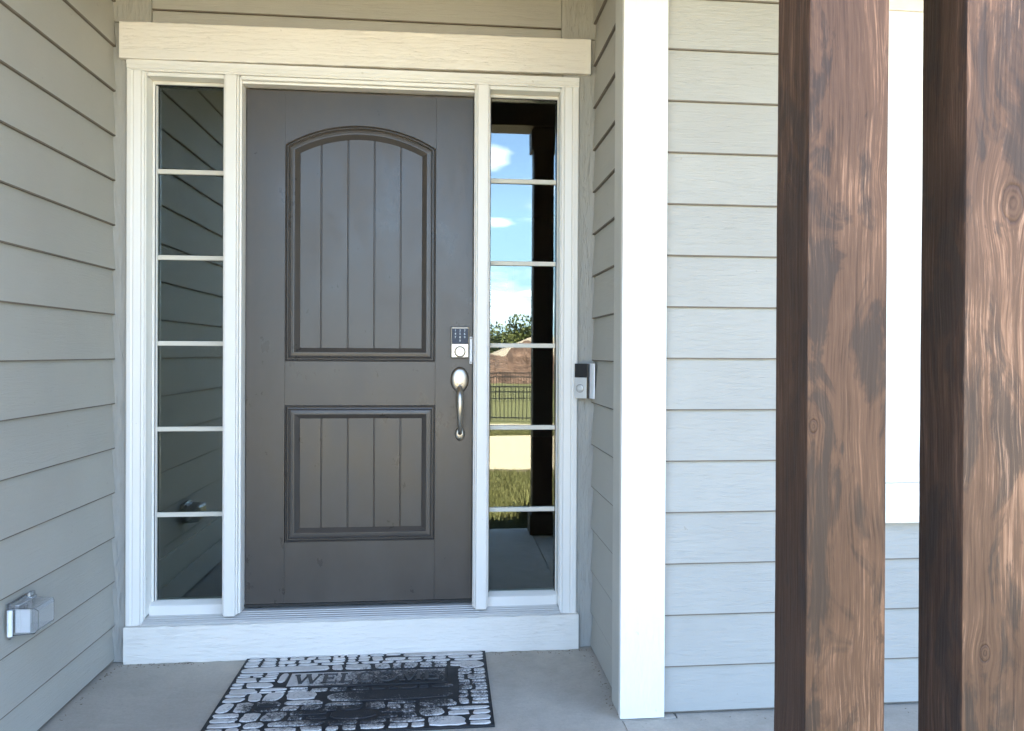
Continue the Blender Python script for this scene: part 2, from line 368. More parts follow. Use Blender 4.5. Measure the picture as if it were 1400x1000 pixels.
# door wall: sheathing, upright trims, siding over the header
dw = thing('siding_wall', (.46, .02, 0), 'siding wall around the front door, with upright tan trim boards and boarding above the header', 'wall')
for a in ((-.66, -.375, -.004, .14, -.1, 3.0), (1.312, 1.6, -.004, .14, -.1, 3.0), (-.375, 1.312, -.004, .14, 2.395, 3.0), (-.375, 1.312, .0, .14, -.1, .14)):
    box('sheathing', *a, SIDING, dw)
box('trim_board', XL-.02, -.349, -.026, -.005, 2.558, TOP, SIDING_V, dw, .002)
box('trim_board', XL-.02, -.375, -.024, -.005, 0.002, 2.556, SIDING_V, dw, .002)
box('trim_board', 1.3065, XR+.02, -.026, -.005, 2.575, TOP, SIDING_V, dw, .002)
box('trim_board', 1.3125, XR+.02, -.024, -.005, 0.002, 2.573, SIDING_V, dw, .002)
box('trim_board', -.347, 1.305, -.019, -.005, 2.552, 2.606, SIDING_F, dw, .001)
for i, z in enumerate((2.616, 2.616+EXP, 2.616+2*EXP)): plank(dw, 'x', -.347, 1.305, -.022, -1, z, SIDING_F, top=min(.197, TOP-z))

# return wall on the right of the recess
rw = thing('siding_wall', (XR, -.36, 0), 'narrow shaded siding wall returning from the door to the white corner board', 'wall')
box('sheathing', XR+.022, 1.60, -.70, -.006, -.1, TOP, SIDING, rw)
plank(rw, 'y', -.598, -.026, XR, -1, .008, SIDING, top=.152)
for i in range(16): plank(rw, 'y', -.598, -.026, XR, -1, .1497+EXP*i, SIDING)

# front wall on the right with window
fw = thing('siding_wall', (3.2, YF, 0), 'pale blue grey front siding wall right of the white corner board', 'wall')
WX0, WX1, WZ0, WZ1 = 2.355, 3.65, .655, 2.458
for a in ((1.44, WX0+.1, YF+.022, YF+.15, -.1, TOP), (WX1-.1, 5.2, YF+.022, YF+.15, -.1, TOP), (WX0+.1, WX1-.1, YF+.022, YF+.15, -.1, WZ0+.1), (WX0+.1, WX1-.1, YF+.022, YF+.15, WZ1-.02, TOP)):
    box('sheathing', *a, SIDING, fw)
z = .0; zz = [(.006, .170)] + [(.1636+EXP*i, .197) for i in range(16)]
for z, h in zz:
    top = z+h
    if z > WZ0-EXP-.02 and z < WZ1-.005:
        if z < WZ0-.01:
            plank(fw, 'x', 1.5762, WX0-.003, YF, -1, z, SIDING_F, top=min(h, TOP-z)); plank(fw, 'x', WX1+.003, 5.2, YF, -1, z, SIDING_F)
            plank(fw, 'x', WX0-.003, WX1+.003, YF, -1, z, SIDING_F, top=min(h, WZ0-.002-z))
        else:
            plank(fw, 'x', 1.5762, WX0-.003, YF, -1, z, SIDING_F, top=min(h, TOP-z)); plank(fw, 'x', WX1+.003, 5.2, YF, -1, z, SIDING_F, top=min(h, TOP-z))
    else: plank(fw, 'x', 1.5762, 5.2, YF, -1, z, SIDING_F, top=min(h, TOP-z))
cbm = bmesh.new(); abox(cbm, 1.4205, 1.5748, -.7590, -.7300, .004, TOP, .0025)
fin('corner_board', cbm, WHITE_TV, fw)
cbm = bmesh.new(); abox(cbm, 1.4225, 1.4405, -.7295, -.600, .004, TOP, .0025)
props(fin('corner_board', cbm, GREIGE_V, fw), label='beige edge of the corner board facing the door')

# porch window at the right, mostly behind the posts
pw = thing('porch_window', (3.0, YF, WZ0), 'white cased window right of the door, seen as a strip between the wood posts', 'window')
CY0, CY1 = YF-.030, YF+.02
box('casing', WX0, WX0+.14, CY0, CY1, WZ0+.1425, WZ1-.0015, WHITE_TV, pw, .0025)
box('casing', WX1-.14, WX1, CY0, CY1, WZ0+.1425, WZ1-.0015, WHITE_TV, pw, .0025)
box('casing', WX0, WX1, CY0, CY1, WZ0, WZ0+.141, WHITE_T, pw, .0025)
box('casing', WX0-.012, WX1+.012, CY0-.003, CY1, WZ1, WZ1+.14, WHITE_T, pw, .0025)
fx0, fx1, fz0, fz1 = WX0+.141, WX1-.141, WZ0+.142, WZ1-.002
sash = bmesh.new()
for a in ((fx0, fx0+.05, fz0, fz1), (fx1-.05, fx1, fz0, fz1), (fx0+.0505, fx1-.0505, fz0, fz0+.05), (fx0+.0505, fx1-.0505, fz1-.05, fz1), (fx0+.0505, fx1-.0505, (fz0+fz1)/2-.02, (fz0+fz1)/2+.02)):
    abox(sash, a[0], a[1], YF+.005, YF+.06, a[2], a[3], .003)
sh = fin('sash', sash, WHITE_S, pw)
box('pane', fx0+.052, fx1-.052, YF+.028, YF+.033, fz0+.052, fz1-.052, GLASS, pw)

# ------------------------------------------------------------------ entry frame
ef = thing('door_frame', (.46, -.03, 0), 'cream white wooden entry frame with wide header, mullions and kick board', 'door frame')
# header with slightly rough ends
def roughboard(name, x0, x1, y0, y1, z0, z1, mat, parent, n=60, amp=.0022, slope=0.0):
    bm = bmesh.new(); rows = []
    for i in range(n+1):
        t = i/n; x = x0+(x1-x0)*t; e = amp*(random.random()-.5)
        edge = amp*2.2*random.random() if i in (0, n) else 0
        zt, zb = z1+e+slope*t, z0+amp*(random.random()-.5)+slope*t
        rows.append([bm.verts.new((x, y0+.002, zb)), bm.verts.new((x, y0, zb+.004)), bm.verts.new((x, y0, zt-.004)), bm.verts.new((x, y0+.002, zt)), bm.verts.new((x, y1, zt)), bm.verts.new((x, y1, zb))])
    for A, B in zip(rows, rows[1:]):
        for j in range(6): bm.faces.new([A[j], B[j], B[(j+1) % 6], A[(j+1) % 6]])
    bm.faces.new(rows[0]); bm.faces.new(rows[-1][::-1]); return fin(name, bm, mat, parent)
roughboard('header_board', -.463, 1.427, -.050, -.025, 2.4085, 2.5535, WHITE_T, ef, slope=.014)
roughboard('kick_board', -.442, 1.388, -.050, -.0045, 0.001, .148, WHITE_T, ef, amp=.003)
# brick-mould casing: stepped profile, swept as mitred pieces
def casing_v(x_out, x_in, z0, z1):
    s = 1 if x_in > x_out else -1; wd = abs(x_in-x_out)
    pr = [(0, -.004), (0, -.034), (.004, -.038), (wd*.26, -.038), (wd*.36, -.033), (wd*.42, -.036), (wd*.80, -.031), (wd*.88, -.034), (wd, -.030), (wd, -.004)]
    return prism('casing', [(x_out+s*a, b) for a, b in pr], 'z', z0, z1, WHITE_S, ef)
casing_v(-.440, -.3735, .1495, 2.3655); casing_v(1.3805, 1.3085, .1495, 2.3655)
prism('casing', [(-.004, 2.366), (-.004, 2.408), (-.038, 2.408), (-.038, 2.394), (-.033, 2.388), (-.035, 2.376), (-.030, 2.372), (-.032, 2.366)], 'x', -.440, 1.3805, WHITE_S, ef)
# mullion posts between sidelights and door, with beads
for x0, x1 in ((-.0625, -.0175), (.9555, 1.0005)):
    box('mullion', x0, x1, -.034, .13, .1755, 2.3655, WHITE_S, ef, .0025)
def stop(x0, x1, y0, y1, z0, z1): return box('stop_bead', x0, x1, y0, y1, z0, z1, WHITE_S, ef, .0018)
Z0S, Z1S = .192, 2.3655
for x0, x1, y0, y1 in ((-.3732, -.3665, -.026, .13), (-.0175+.0003, -.0105, -.024, .11), (-.0102, -.0012, -.008, .11), (.9367+.006, .9485, -.008, .11), (.9488, .9552, -.024, .11),
                       (1.0008, 1.0065, -.024, .13), (1.3035, 1.3082, -.026, .13), (-.0695, -.0628, -.024, .13)):
    stop(x0, x1, y0, y1, Z0S-.012, Z1S)
# head jamb over the three openings
for x0, x1 in ((-.366, -.0698), (-.0008, .9422), (1.0068, 1.3032)):
    box('head_jamb', x0, x1, -.022, .13, 2.350, 2.3652, WHITE_S, ef, .002)
box('head_stop', -.0008, .9422, -.004, .055, 2.3395, 2.3498, WHITE_S, ef, .002)
# threshold: stepped aluminium sill with grooves
pr = [(-.040, .1495), (-.0525, .1500), (-.054, .1560), (-.050, .1605)]
y = -.050; zz_ = .1605
while y < .045:
    pr += [(y+.0045, zz_+.0008), (y+.006, zz_-.0016), (y+.0085, zz_-.0016), (y+.010, zz_+.0022)]
    y += .0190; zz_ += .0030
pr += [(.13, zz_), (.13, .1495)]
sl = bmesh.new(); extr(sl, [(a, b) for a, b in pr], 'x', -.3735, 1.3085)
fin('threshold', sl, ALU, ef)
box('door_sweep', -.0005, .9420, .056, .066, .1855, .1955, DARKGAP, ef)

# ------------------------------------------------------------------ sidelights
def sidelight(x0, x1, label, side):
    t = thing('sidelight_window', ((x0+x1)/2, .06, .19), label, 'window', 'narrow windows either side of the door')
    gx0, gx1, gz0, gz1 = x0+.005, x1-.004, .2235, 2.3365
    if side == 'L': gx0, gx1 = x0+.0095, x1-.006
    fr = bmesh.new()
    for a in ((x0, gx0, .2238, 2.3495), (gx1, x1, .2238, 2.3495)): abox(fr, a[0], a[1], .040, .095, a[2], a[3], .002)
    abox(fr, gx0+.0004, gx1-.0004, .040, .095, gz1, 2.3495, .002)
    extr(fr, [(.022, .186), (.022, .210), (.026, .213), (.055, .2235), (.095, .2235), (.095, .170), (.022, .170)], 'x', x0-.0009, x1+.0009)
    fin('frame', fr, WHITE_S, t)
    box('gasket', gx0, gx0+.0032, .050, .062, gz0, gz1, BLACKP, t); box('gasket', gx1-.0032, gx1, .050, .062, gz0, gz1, BLACKP, t)
    box('gasket', gx0+.0035, gx1-.0035, .050, .062, gz1-.004, gz1-.0002, BLACKP, t)
    if side == 'L': box('glazing_bead', gx0+.0035, gx0+.009, .046, .0585, gz0+.001, gz1-.005, ALU, t)
    box('pane', gx0-.004, gx1+.004, .066, .071, gz0-.004, gz1+.004, GLASS, t)
    bm = bmesh.new(); abox(bm, gx0+.001, gx1-.001, .0535, .0655, -.0095, .0095, .0025)
    bmesh.ops.recalc_face_normals(bm, faces=bm.faces)
    me = bpy.data.meshes.new('muntin'); bm.to_mesh(me); bm.free()
    for i in range(1, 6): link('muntin', me, CREAM, t, (0, 0, gz0+(gz1-gz0)*i/6))
sidelight(-.3655, -.070, 'narrow six-pane sidelight left of the door, reflecting dark siding', 'L')
sidelight(1.007, 1.303, 'narrow six-pane sidelight right of the door, reflecting blue sky and lawn', 'R')

# ------------------------------------------------------------------ the door
fd = thing('front_door', (.47, .07, .19), 'dark taupe two panel front door with arched plank panel and keypad lock', 'door')
DX0, DX1, DZ0, DZ1, DY = .0012, .9402, .1962, 2.3375, .060
SX0, SX1 = .1600, .7820      # panel mould outer sides
box('core', DX0+.002, DX1-.002, DY+.0225, DY+.045, DZ0+.001, DZ1-.001, DOOR, fd)
def slabbox(name, x0, x1, z0, z1): return box(name, x0, x1, DY, DY+.022, z0, z1, DOOR, fd, .0007)
slabbox('stile', DX0, SX0-.0003, DZ0, DZ1); slabbox('stile', SX1+.0003, DX1, DZ0, DZ1)
LZ0, LZ1, UZ0, UZS, UZA = .4515, 1.0240, 1.2090, 2.1130, 2.2005
slabbox('rail', SX0, SX1, DZ0, LZ0); slabbox('rail', SX0, SX1, LZ1, UZ0)
hw = (SX1-SX0)/2; rise = UZA-UZS; R = (hw*hw+rise*rise)/(2*rise); ccx = (SX0+SX1)/2; ccz = UZA-R
NA = 36
def loop(d, x0, x1, z0, arch, z1=None):
    pts = [(x0+d, z0+d), (x1-d, z0+d)]
    if arch:
        r = R-d; h = hw-d; a0 = math.asin(h/r)
        for i in range(NA+1):
            a = a0-2*a0*i/NA; pts.append((ccx+r*math.sin(a), ccz+r*math.cos(a)))
    else: pts += [(x1-d, z1-d), (x0+d, z1-d)]
    return pts
# top rail with arched underside
bm = bmesh.new(); arc = loop(0, SX0, SX1, UZ0, True)[2:]
lo = [bm.verts.new((x, DY, z)) for x, z in arc]; hi = [bm.verts.new((x, DY, DZ1)) for x, z in arc]
lo2 = [bm.verts.new((x, DY+.022, z)) for x, z in arc]; hi2 = [bm.verts.new((x, DY+.022, DZ1)) for x, z in arc]
for i in range(NA):
    bm.faces.new([lo[i], lo[i+1], hi[i+1], hi[i]]); bm.faces.new([lo2[i], lo2[i+1], hi2[i+1], hi2[i]]); bm.faces.new([lo[i], lo[i+1], lo2[i+1], lo2[i]]); bm.faces.new([hi[i], hi[i+1], hi2[i+1], hi2[i]])
bm.faces.new([lo[0], hi[0], hi2[0], lo2[0]]); bm.faces.new([lo[-1], hi[-1], hi2[-1], lo2[-1]])
fin('rail', bm, DOOR, fd)
PROF = [(0, .0015), (.0012, -.0045), (.0045, -.0062), (.0062, -.0005), (.0082, .0022), (.0100, .0022), (.0112, -.0028), (.0150, -.0038), (.0168, .0018), (.0186, .0030), (.0198, .0005), (.0240, -.0008), (.0330, -.0016), (.0378, -.0016), (.0390, .0035), (.0410, .0050), (.0555, .0185), (.0572, .0205)]
DF = .0572
def moulding(x0, x1, z0, arch, z1=None):
    bm = bmesh.new(); rings = []
    for d, dep in PROF:
        rings.append([bm.verts.new((x, DY+dep, z)) for x, z in loop(d, x0, x1, z0, arch, z1)])
    n = len(rings[0])
    for A, B in zip(rings, rings[1:]):
        for i in range(n): bm.faces.new([A[i], A[(i+1) % n], B[(i+1) % n], B[i]])
    fin('panel_moulding', bm, DOOR, fd)
moulding(SX0, SX1, UZ0, True); moulding(SX0+.002, SX1+.002, LZ0, False, LZ1)
def planks(x0, x1, z0, ztop, cuts):
    e = [x0]+list(cuts)+[x1]; g = .0016
    for a, b in zip(e, e[1:]):
        bm = bmesh.new(); A = a+(g if a != x0 else -.001); B = b-(g if b != x1 else -.001); n = 8
        ring = lambda ins, y: [(A+ins, z0-.001+0*ins, y)]+[]
        def pts(ins, y):
            p = [(A+ins, y, z0-.001), (B-ins, y, z0-.001)]
            for i in range(n+1):
                x = (B-ins)+(A-B+2*ins)*i/n; p.append((x, y, ztop(x)+.001))
            return [bm.verts.new(q) for q in p]
        f0 = pts(.0022, DY+.0170); f1 = pts(0, DY+.0192); f2 = pts(0, DY+.0226)
        m = len(f0); bm.faces.new(f0); bm.faces.new(f2[::-1])
        for U, V in ((f0, f1), (f1, f2)):
            for i in range(m): bm.faces.new([U[i], U[(i+1) % m], V[(i+1) % m], V[i]])
        fin('panel_plank', bm, DOOR, fd)
ix0, ix1 = SX0+DF, SX1-DF
planks(ix0, ix1, UZ0+DF, lambda x: ccz+math.sqrt(max(0, (R-DF)**2-(x-ccx)**2)), (.3045, .4150, .5245, .6345))
planks(ix0+.002, ix1+.002, LZ0+DF, lambda x: LZ1-DF, (.3075, .4170, .5265, .6365))
# keypad deadbolt
kb = box('deadbolt', .8475, .9255, DY-.024, DY+.001, 1.2245, 1.3585, NICKEL, fd, .005)
box('keypad', .8525, .9205, DY-.0265, DY-.0235, 1.2845, 1.3515, KEYPAD, kb, .001)
bm = bmesh.new(); lathe(bm, [(0.0235, 0), (.0235, .004), (.0215, .007), (.0205, .016), (.0185, .018), (.0155, .018), (.0145, .015), (.0, .015)], (.8865, DY-.024, 1.2520), seg=32)
fin('lock_cylinder', bm, NICKEL, kb, smooth=False)
bm = bmesh.new(); abox(bm, .8852, .8878, DY-.0402, DY-.0385, 1.2435, 1.2555); abox(bm, .8835, .8895, DY-.0400, DY-.0385, 1.2540, 1.2565)
fin('keyhole', bm, NICKEL_E, kb)
def text_mesh(s, size):
    cu = bpy.data.curves.new('t', 'FONT'); cu.body = s; cu.size = size; cu.extrude = .0003; cu.align_x = 'CENTER'; cu.align_y = 'CENTER'
    o = bpy.data.objects.new('t', cu); C.objects.link(o); bpy.context.view_layer.update()
    me = bpy.data.meshes.new_from_object(o); bpy.data.objects.remove(o); bpy.data.curves.remove(cu)
    me.transform(Matrix.Rotation(math.pi/2, 4, 'X')); me.materials.clear(); return me
for i, ch in enumerate('1234567890'):
    cx = .8865+((i % 3)-1)*.0195 if i < 9 else .8865
    cz = 1.3420-(i//3)*.0145
    link('digit', text_mesh(ch, .0125), DIGIT, kb, (cx, DY-.0268, cz))
box('sensor_strip', .9275, .9395, DY-.013, DY+.001, 1.2005, 1.3165, WHITEP, fd, .002)
bm = bmesh.new()
for z in (1.2075, 1.3095): lathe(bm, [(.0033, 0), (.003, .002), (0, .0022)], (.9335, DY-.013, z), seg=12)
fin('screw', bm, NICKEL_E, fd)
# handle set
hs = bmesh.new(); lathe(hs, [(.0392, 0), (.0392, .003), (.0365, .006)], (.8865, DY, 1.1330), seg=48, sx=1.0, sz=1.40)
hs = fin('handle_set', hs, NICKEL_E, fd)
bm = bmesh.new(); lathe(bm, [(.0362, .005), (.0350, .009), (.030, .0125), (.018, .0150), (0, .0158)], (.8865, DY, 1.1330), seg=48, sx=1.0, sz=1.42)
fin('escutcheon', bm, NICKEL, hs, smooth=True)
bm = bmesh.new(); lathe(bm, [(.0215, 0), (.0215, .004), (.0195, .006)], (.8880, DY, .9015), seg=36, sx=1.0, sz=1.38)
fin('lower_plate_rim', bm, NICKEL_E, hs)
bm = bmesh.new(); lathe(bm, [(.0198, .005), (.018, .008), (.011, .011), (0, .0115)], (.8880, DY, .9015), seg=36, sx=1.0, sz=1.38)
fin('lower_plate', bm, NICKEL, hs, smooth=True)
pts = [(.8865, DY-.010, 1.098), (.8865, DY-.030, 1.098), (.8865, DY-.046, 1.088), (.8867, DY-.054, 1.066), (.8869, DY-.058, 1.040), (.8871, DY-.059, 1.010), (.8873, DY-.056, .982), (.8875, DY-.050, .956), (.8877, DY-.042, .935), (.8879, DY-.030, .918), (.8880, DY-.018, .909), (.888, DY-.008, .906)]
bm = bmesh.new(); tube(bm, pts, [.0105, .0115, .0135, .0150, .0150, .0138, .0118, .0098, .0086, .0080, .0085, .0095], 16)
fin('grip', bm, NICKEL, hs, smooth=True)
bm = bmesh.new()
pl = [(-.013, 0), (-.008, -.0028), (.0, -.0045), (.008, -.0028), (.013, 0)]
tube(bm, [(.8860+a, DY-.0175, 1.1175+b) for a, b in pl], .0012, 8); abox(bm, .8835, .8895, DY-.0185, DY-.0145, 1.1095, 1.1135, .001)
fin('thumb_latch', bm, NICKEL_E, hs)

# ------------------------------------------------------------------ doorbell
db = thing('video_doorbell', (1.42, -.06, 1.13), 'small silver and black video doorbell on an angled white mount beside the frame', 'doorbell')
th = math.radians(30); n_ = Vector((-math.sin(th), -math.cos(th), 0)); r_ = Vector((math.cos(th), -math.sin(th), 0)); c0 = Vector((1.4005, -.060, 1.1315))
def obox(name, a0, a1, d0, d1, z0, z1, mat, parent, bev=.002):
    bm = bmesh.new(); abox(bm, a0, a1, -d1, -d0, z0, z1, bev)
    for v in bm.verts:
        p = v.co.copy(); v.co = c0+r_*p.x+n_*(-p.y)+Vector((0, 0, p.z))
    return fin(name, bm, mat, parent)
obox('body', -.0300, .0290, -.006, .020, -.0715, .0735, BLACKP, db, .003)
obox('camera_panel', -.0302, .0292, .0195, .0235, .0170, .0737, BLACKP, db, .0015)
obox('camera_panel_side', .0290, .0302, -.003, .0225, .0170, .0735, BLACKP, db, 0)
obox('faceplate', -.0302, .0230, .0195, .0225, -.0716, .0155, SILVERP, db, .0012)
bm = bmesh.new(); lathe(bm, [(.0155, 0), (.0155, .0022), (.0135, .0028), (.0128, .0006), (.0118, .0006), (.0110, .0026), (.0, .0030)], (0, 0, 0), seg=32)
for v in bm.verts:
    p = v.co.copy(); v.co = c0+r_*(p.x-.006)+n_*(.0223-p.y)+Vector((0, 0, p.z-.0300))
fin('button', bm, SILVERP, db)
bm = bmesh.new(); lathe(bm, [(.0172, 0), (.0172, .0004), (.0150, .0004)], (0, 0, 0), seg=32)
for v in bm.verts:
    p = v.co.copy(); v.co = c0+r_*(p.x-.006)+n_*(.0224-p.y)+Vector((0, 0, p.z-.0300))
fin('button_ring', bm, NICKEL_E, db)
prism('mount', [(1.4195, -.028), (1.4400, -.028), (1.4400, -.118), (1.4340, -.118), (1.4260, -.090), (1.4205, -.060)], 'z', 1.0600, 1.2050, WHITEP, db)

# ------------------------------------------------------------------ outlet cover
OY = .034
oc = thing('outlet_cover', (XL, -.82, .42), 'clear plastic weatherproof outlet cover low on the left siding wall', 'outlet cover')
box('base_plate', XL-.006, XL+.009, OY-.905, OY-.745, .372, .482, CLEAR, oc, .004)
hb = bmesh.new()
for z in (.405, .445): pass
box('socket', XL+.001, XL+.018, OY-.875, OY-.790, .388, .470, SILVERP, oc, .003)
bm = bmesh.new()
bm.free()
for zc in (.409, .447):
    for dy in (-.008, .008): bm = bmesh.new(); abox(bm, XL+.0178, XL+.0186, OY-.8325+dy-.0016, OY-.8325+dy+.0016, zc-.005, zc+.006); fin('socket_slot', bm, BLACKP, oc)
bm = bmesh.new()      # bubble hood: hollow shell
x0, x1, y0, y1, z0, z1 = XL+.010, -.402, OY-.902, OY-.770, .384, .468
def ring(x, i): return [(x, y0+i, z0+i), (x, y1-i, z0+i), (x, y1-i, z1-i), (x, y0+i, z1-i)]
Rr = [[bm.verts.new(p) for p in ring(a, i)] for a, i in ((x0, 0), (x1-.008, .003), (x1, .012))]
Ri = [[bm.verts.new(p) for p in ring(a, i)] for a, i in ((x0, .0028), (x1-.010, .0058), (x1-.0028, .014))]
for Q in (Rr, Ri):
    for A, B in zip(Q, Q[1:]):
        for i in range(4): bm.faces.new([A[i], A[(i+1) % 4], B[(i+1) % 4], B[i]])
    bm.faces.new(Q[-1])
for i in range(4): bm.faces.new([Rr[0][i], Rr[0][(i+1) % 4], Ri[0][(i+1) % 4], Ri[0][i]])
hood = fin('hood', bm, CLEAR, oc)
bm = bmesh.new(); tube(bm, [(XL+.012, OY-.918, z) for z in (.388, .40, .43, .456, .466)], .0075, 12); fin('hinge', bm, WHITEP, oc)
box('inner_cover', XL+.0185, XL+.060, OY-.898, OY-.893, .392, .462, WHITEP, oc, .001)
bm = bmesh.new(); abox(bm, XL+.010, XL+.026, OY-.800, OY-.775, .468, .4755, .001); tube(bm, [(XL+.018, OY-.81, .484), (XL+.018, OY-.790, .484)], .006, 10); fin('latch', bm, CLEAR, oc)

# ------------------------------------------------------------------ door mat
k = NT('mat_rubber_grey_stone')
sep = k.n('ShaderNodeSeparateXYZ'); k.l(k.pos, sep.inputs[0])
n1 = k.noise(k.map((7, 7, 7)), 1, 6, .7); n2 = k.noise(k.map((130, 130, 130)), 1, 5, .75)
def blob(cx, cy, sx, sy):
    a = k.math('MULTIPLY', k.math('SUBTRACT', sep.outputs[0], cx), 1/sx); b = k.math('MULTIPLY', k.math('SUBTRACT', sep.outputs[1], cy), 1/sy)
    return k.math('SUBTRACT', 1.0, k.math('SQRT', k.math('ADD', k.math('MULTIPLY', a, a), k.math('MULTIPLY', b, b))))
wear = k.math('MAXIMUM', blob(.68, -.42, .36, .27), blob(.50, -.64, .36, .13)); wear = k.math('MAXIMUM', wear, blob(.20, -.55, .10, .07))
wear = k.math('ADD', wear, k.math('MULTIPLY', k.math('SUBTRACT', n1, .5), 1.3)); wear = k.math('ADD', wear, k.math('MULTIPLY', k.math('SUBTRACT', n2, .5), 1.8))
wear = k.rng(wear, .0, .46)
c1 = k.mix(k.rng(n1, .3, .7), (.46, .425, .39), (.72, .68, .635)); c1 = k.mix(k.rng(n2, .5, .8, 0, .4), c1, (.15, .13, .11))
k.set(Base_Color=k.mix(wear, c1, (.016, .016, .018)), Roughness=.75); k.bump(n2, .7, .0015); STONE = k.m
MATG = plain('mat_letter_rubber', (.060, .058, .058), .75, var=.7, bump=.4, scale=60)
RUB = plain('black_rubber', (.014, .014, .016), .7, bump=.3)
mt = thing('door_mat', (.52, -.40, 0), 'black rubber doormat with worn grey stone pattern reading WELCOME, before the door', 'doormat')
MX0, MX1, MY0, MY1 = .035, .995, -.030, -.770
box('base', MX0, MX1, MY1, MY0, .0005, .0085, RUB, mt, .002)
MW, MD = MX1-MX0, MY0-MY1
def stone(u0, u1, v0, v1, h=.0035, r=None, jit=.17):
    """rounded irregular stone; u across, v from the door towards the viewer (metres on the mat)"""
    g = .0029; a0, a1 = MX0+u0+g, MX0+u1-g; b1, b0 = MY0-v0-g, MY0-v1+g
    cx, cy, hx, hy = (a0+a1)/2, (b0+b1)/2, (a1-a0)/2, (b1-b0)/2
    if hx < .004 or hy < .003: return
    n = 14; e = 5.0 if r is None else r; ph = [1-jit*random.random() for _ in range(n)]
    top = []; bot = []; bm = bmesh.new(); sk = random.uniform(-.55, .55)*min(1, hy/hx)
    for i in range(n):
        a = 2*math.pi*(i+.5)/n; c, s = math.cos(a), math.sin(a)
        q = (abs(c)**e+abs(s)**e)**(-1/e)*ph[i]
        x, y = q*c, q*s
        x += sk*y*.6
        px, py = cx+hx*max(-1.02, min(1.02, x)), cy+hy*y
        bot.append(bm.verts.new((px, py, .0075))); top.append(bm.verts.new((cx+(px-cx)*(1-.003/hx), cy+(py-cy)*(1-.003/hy), .0085+h)))
    m = bm.verts.new((cx, cy, .0092+h))
    for i in range(n):
        j = (i+1) % n; bm.faces.new([bot[i], bot[j], top[j], top[i]]); bm.faces.new([top[i], top[j], m])
    fin('stone', bm, STONE, mt)
def row(v0, v1, u0, u1, wmin, wmax):
    u = u0
    while u < u1-.001:
        wd = random.uniform(wmin*.6, wmax*.8)
        if u+wd > u1-wmin*.7: wd = u1-u
        if v1-v0 > .038 and random.random() < .5:
            m = v0+(v1-v0)*random.uniform(.4, .6); stone(u, u+wd, v0, m); 
            if wd > .1: q = u+wd*random.uniform(.4, .6); stone(u, q, m, v1); stone(q, u+wd, m, v1)
            else: stone(u, u+wd, m, v1)
        else: stone(u, u+wd, v0, v1)
        u += wd
e = .006
row(e, .030, e, .34, .05, .10); row(e, .045, .34, .62, .04, .08); row(e, .022, .62, MW-e, .08, .16)
row(.030, .062, e, .17, .04, .08); row(.030, .062, .17, .34, .04, .09); stone(.62, MW-e, .022, .065, r=6, jit=.03)
row(.062, .100, e, .34, .07, .16); row(.045, .100, .34, .55, .05, .08); row(.065, .100, .55, MW-e, .07, .13)
row(.100, .128, e, .30, .05, .13); row(.100, .128, .30, MW-e, .08, .17)
stone(e, .35, .128, .190, r=5, jit=.05); row(.128, .190, .35, .40, .05, .06); row(.128, .190, .40, .90, .07, .16)
row(.190, .235, e, .165, .08, .15); row(.235, .285, e, .165, .06, .12); stone(.165, .205, .200, .300)
row(.285, .345, e, .165, .06, .10); row(.345, .395, e, .30, .08, .16); row(.362, .400, .30, .83, .06, .10)
stone(.84, MW-e, .128, .215, r=2.6); row(.215, .275, .84, MW-e, .05, .08); row(.275, .330, .84, MW-e, .05, .09); row(.330, .385, .84, MW-e, .05, .08)
row(.385, .470, e, .34, .08, .14); stone(.37, .83, .405, .500, r=4, jit=.05); row(.385, .430, .84, MW-e, .05, .1); row(.430, .500, .84, MW-e, .06, .12)
row(.470, .560, e, .37, .09, .16); row(.500, .575, .37, .84, .10, .2); row(.500, .560, .84, MW-e, .06, .1)
row(.560, .640, e, .40, .1, .16); row(.575, .650, .40, MW-e, .1, .22); row(.640, MD-e, e, .40, .1, .18); row(.650, MD-e, .40, MW-e, .09, .2)
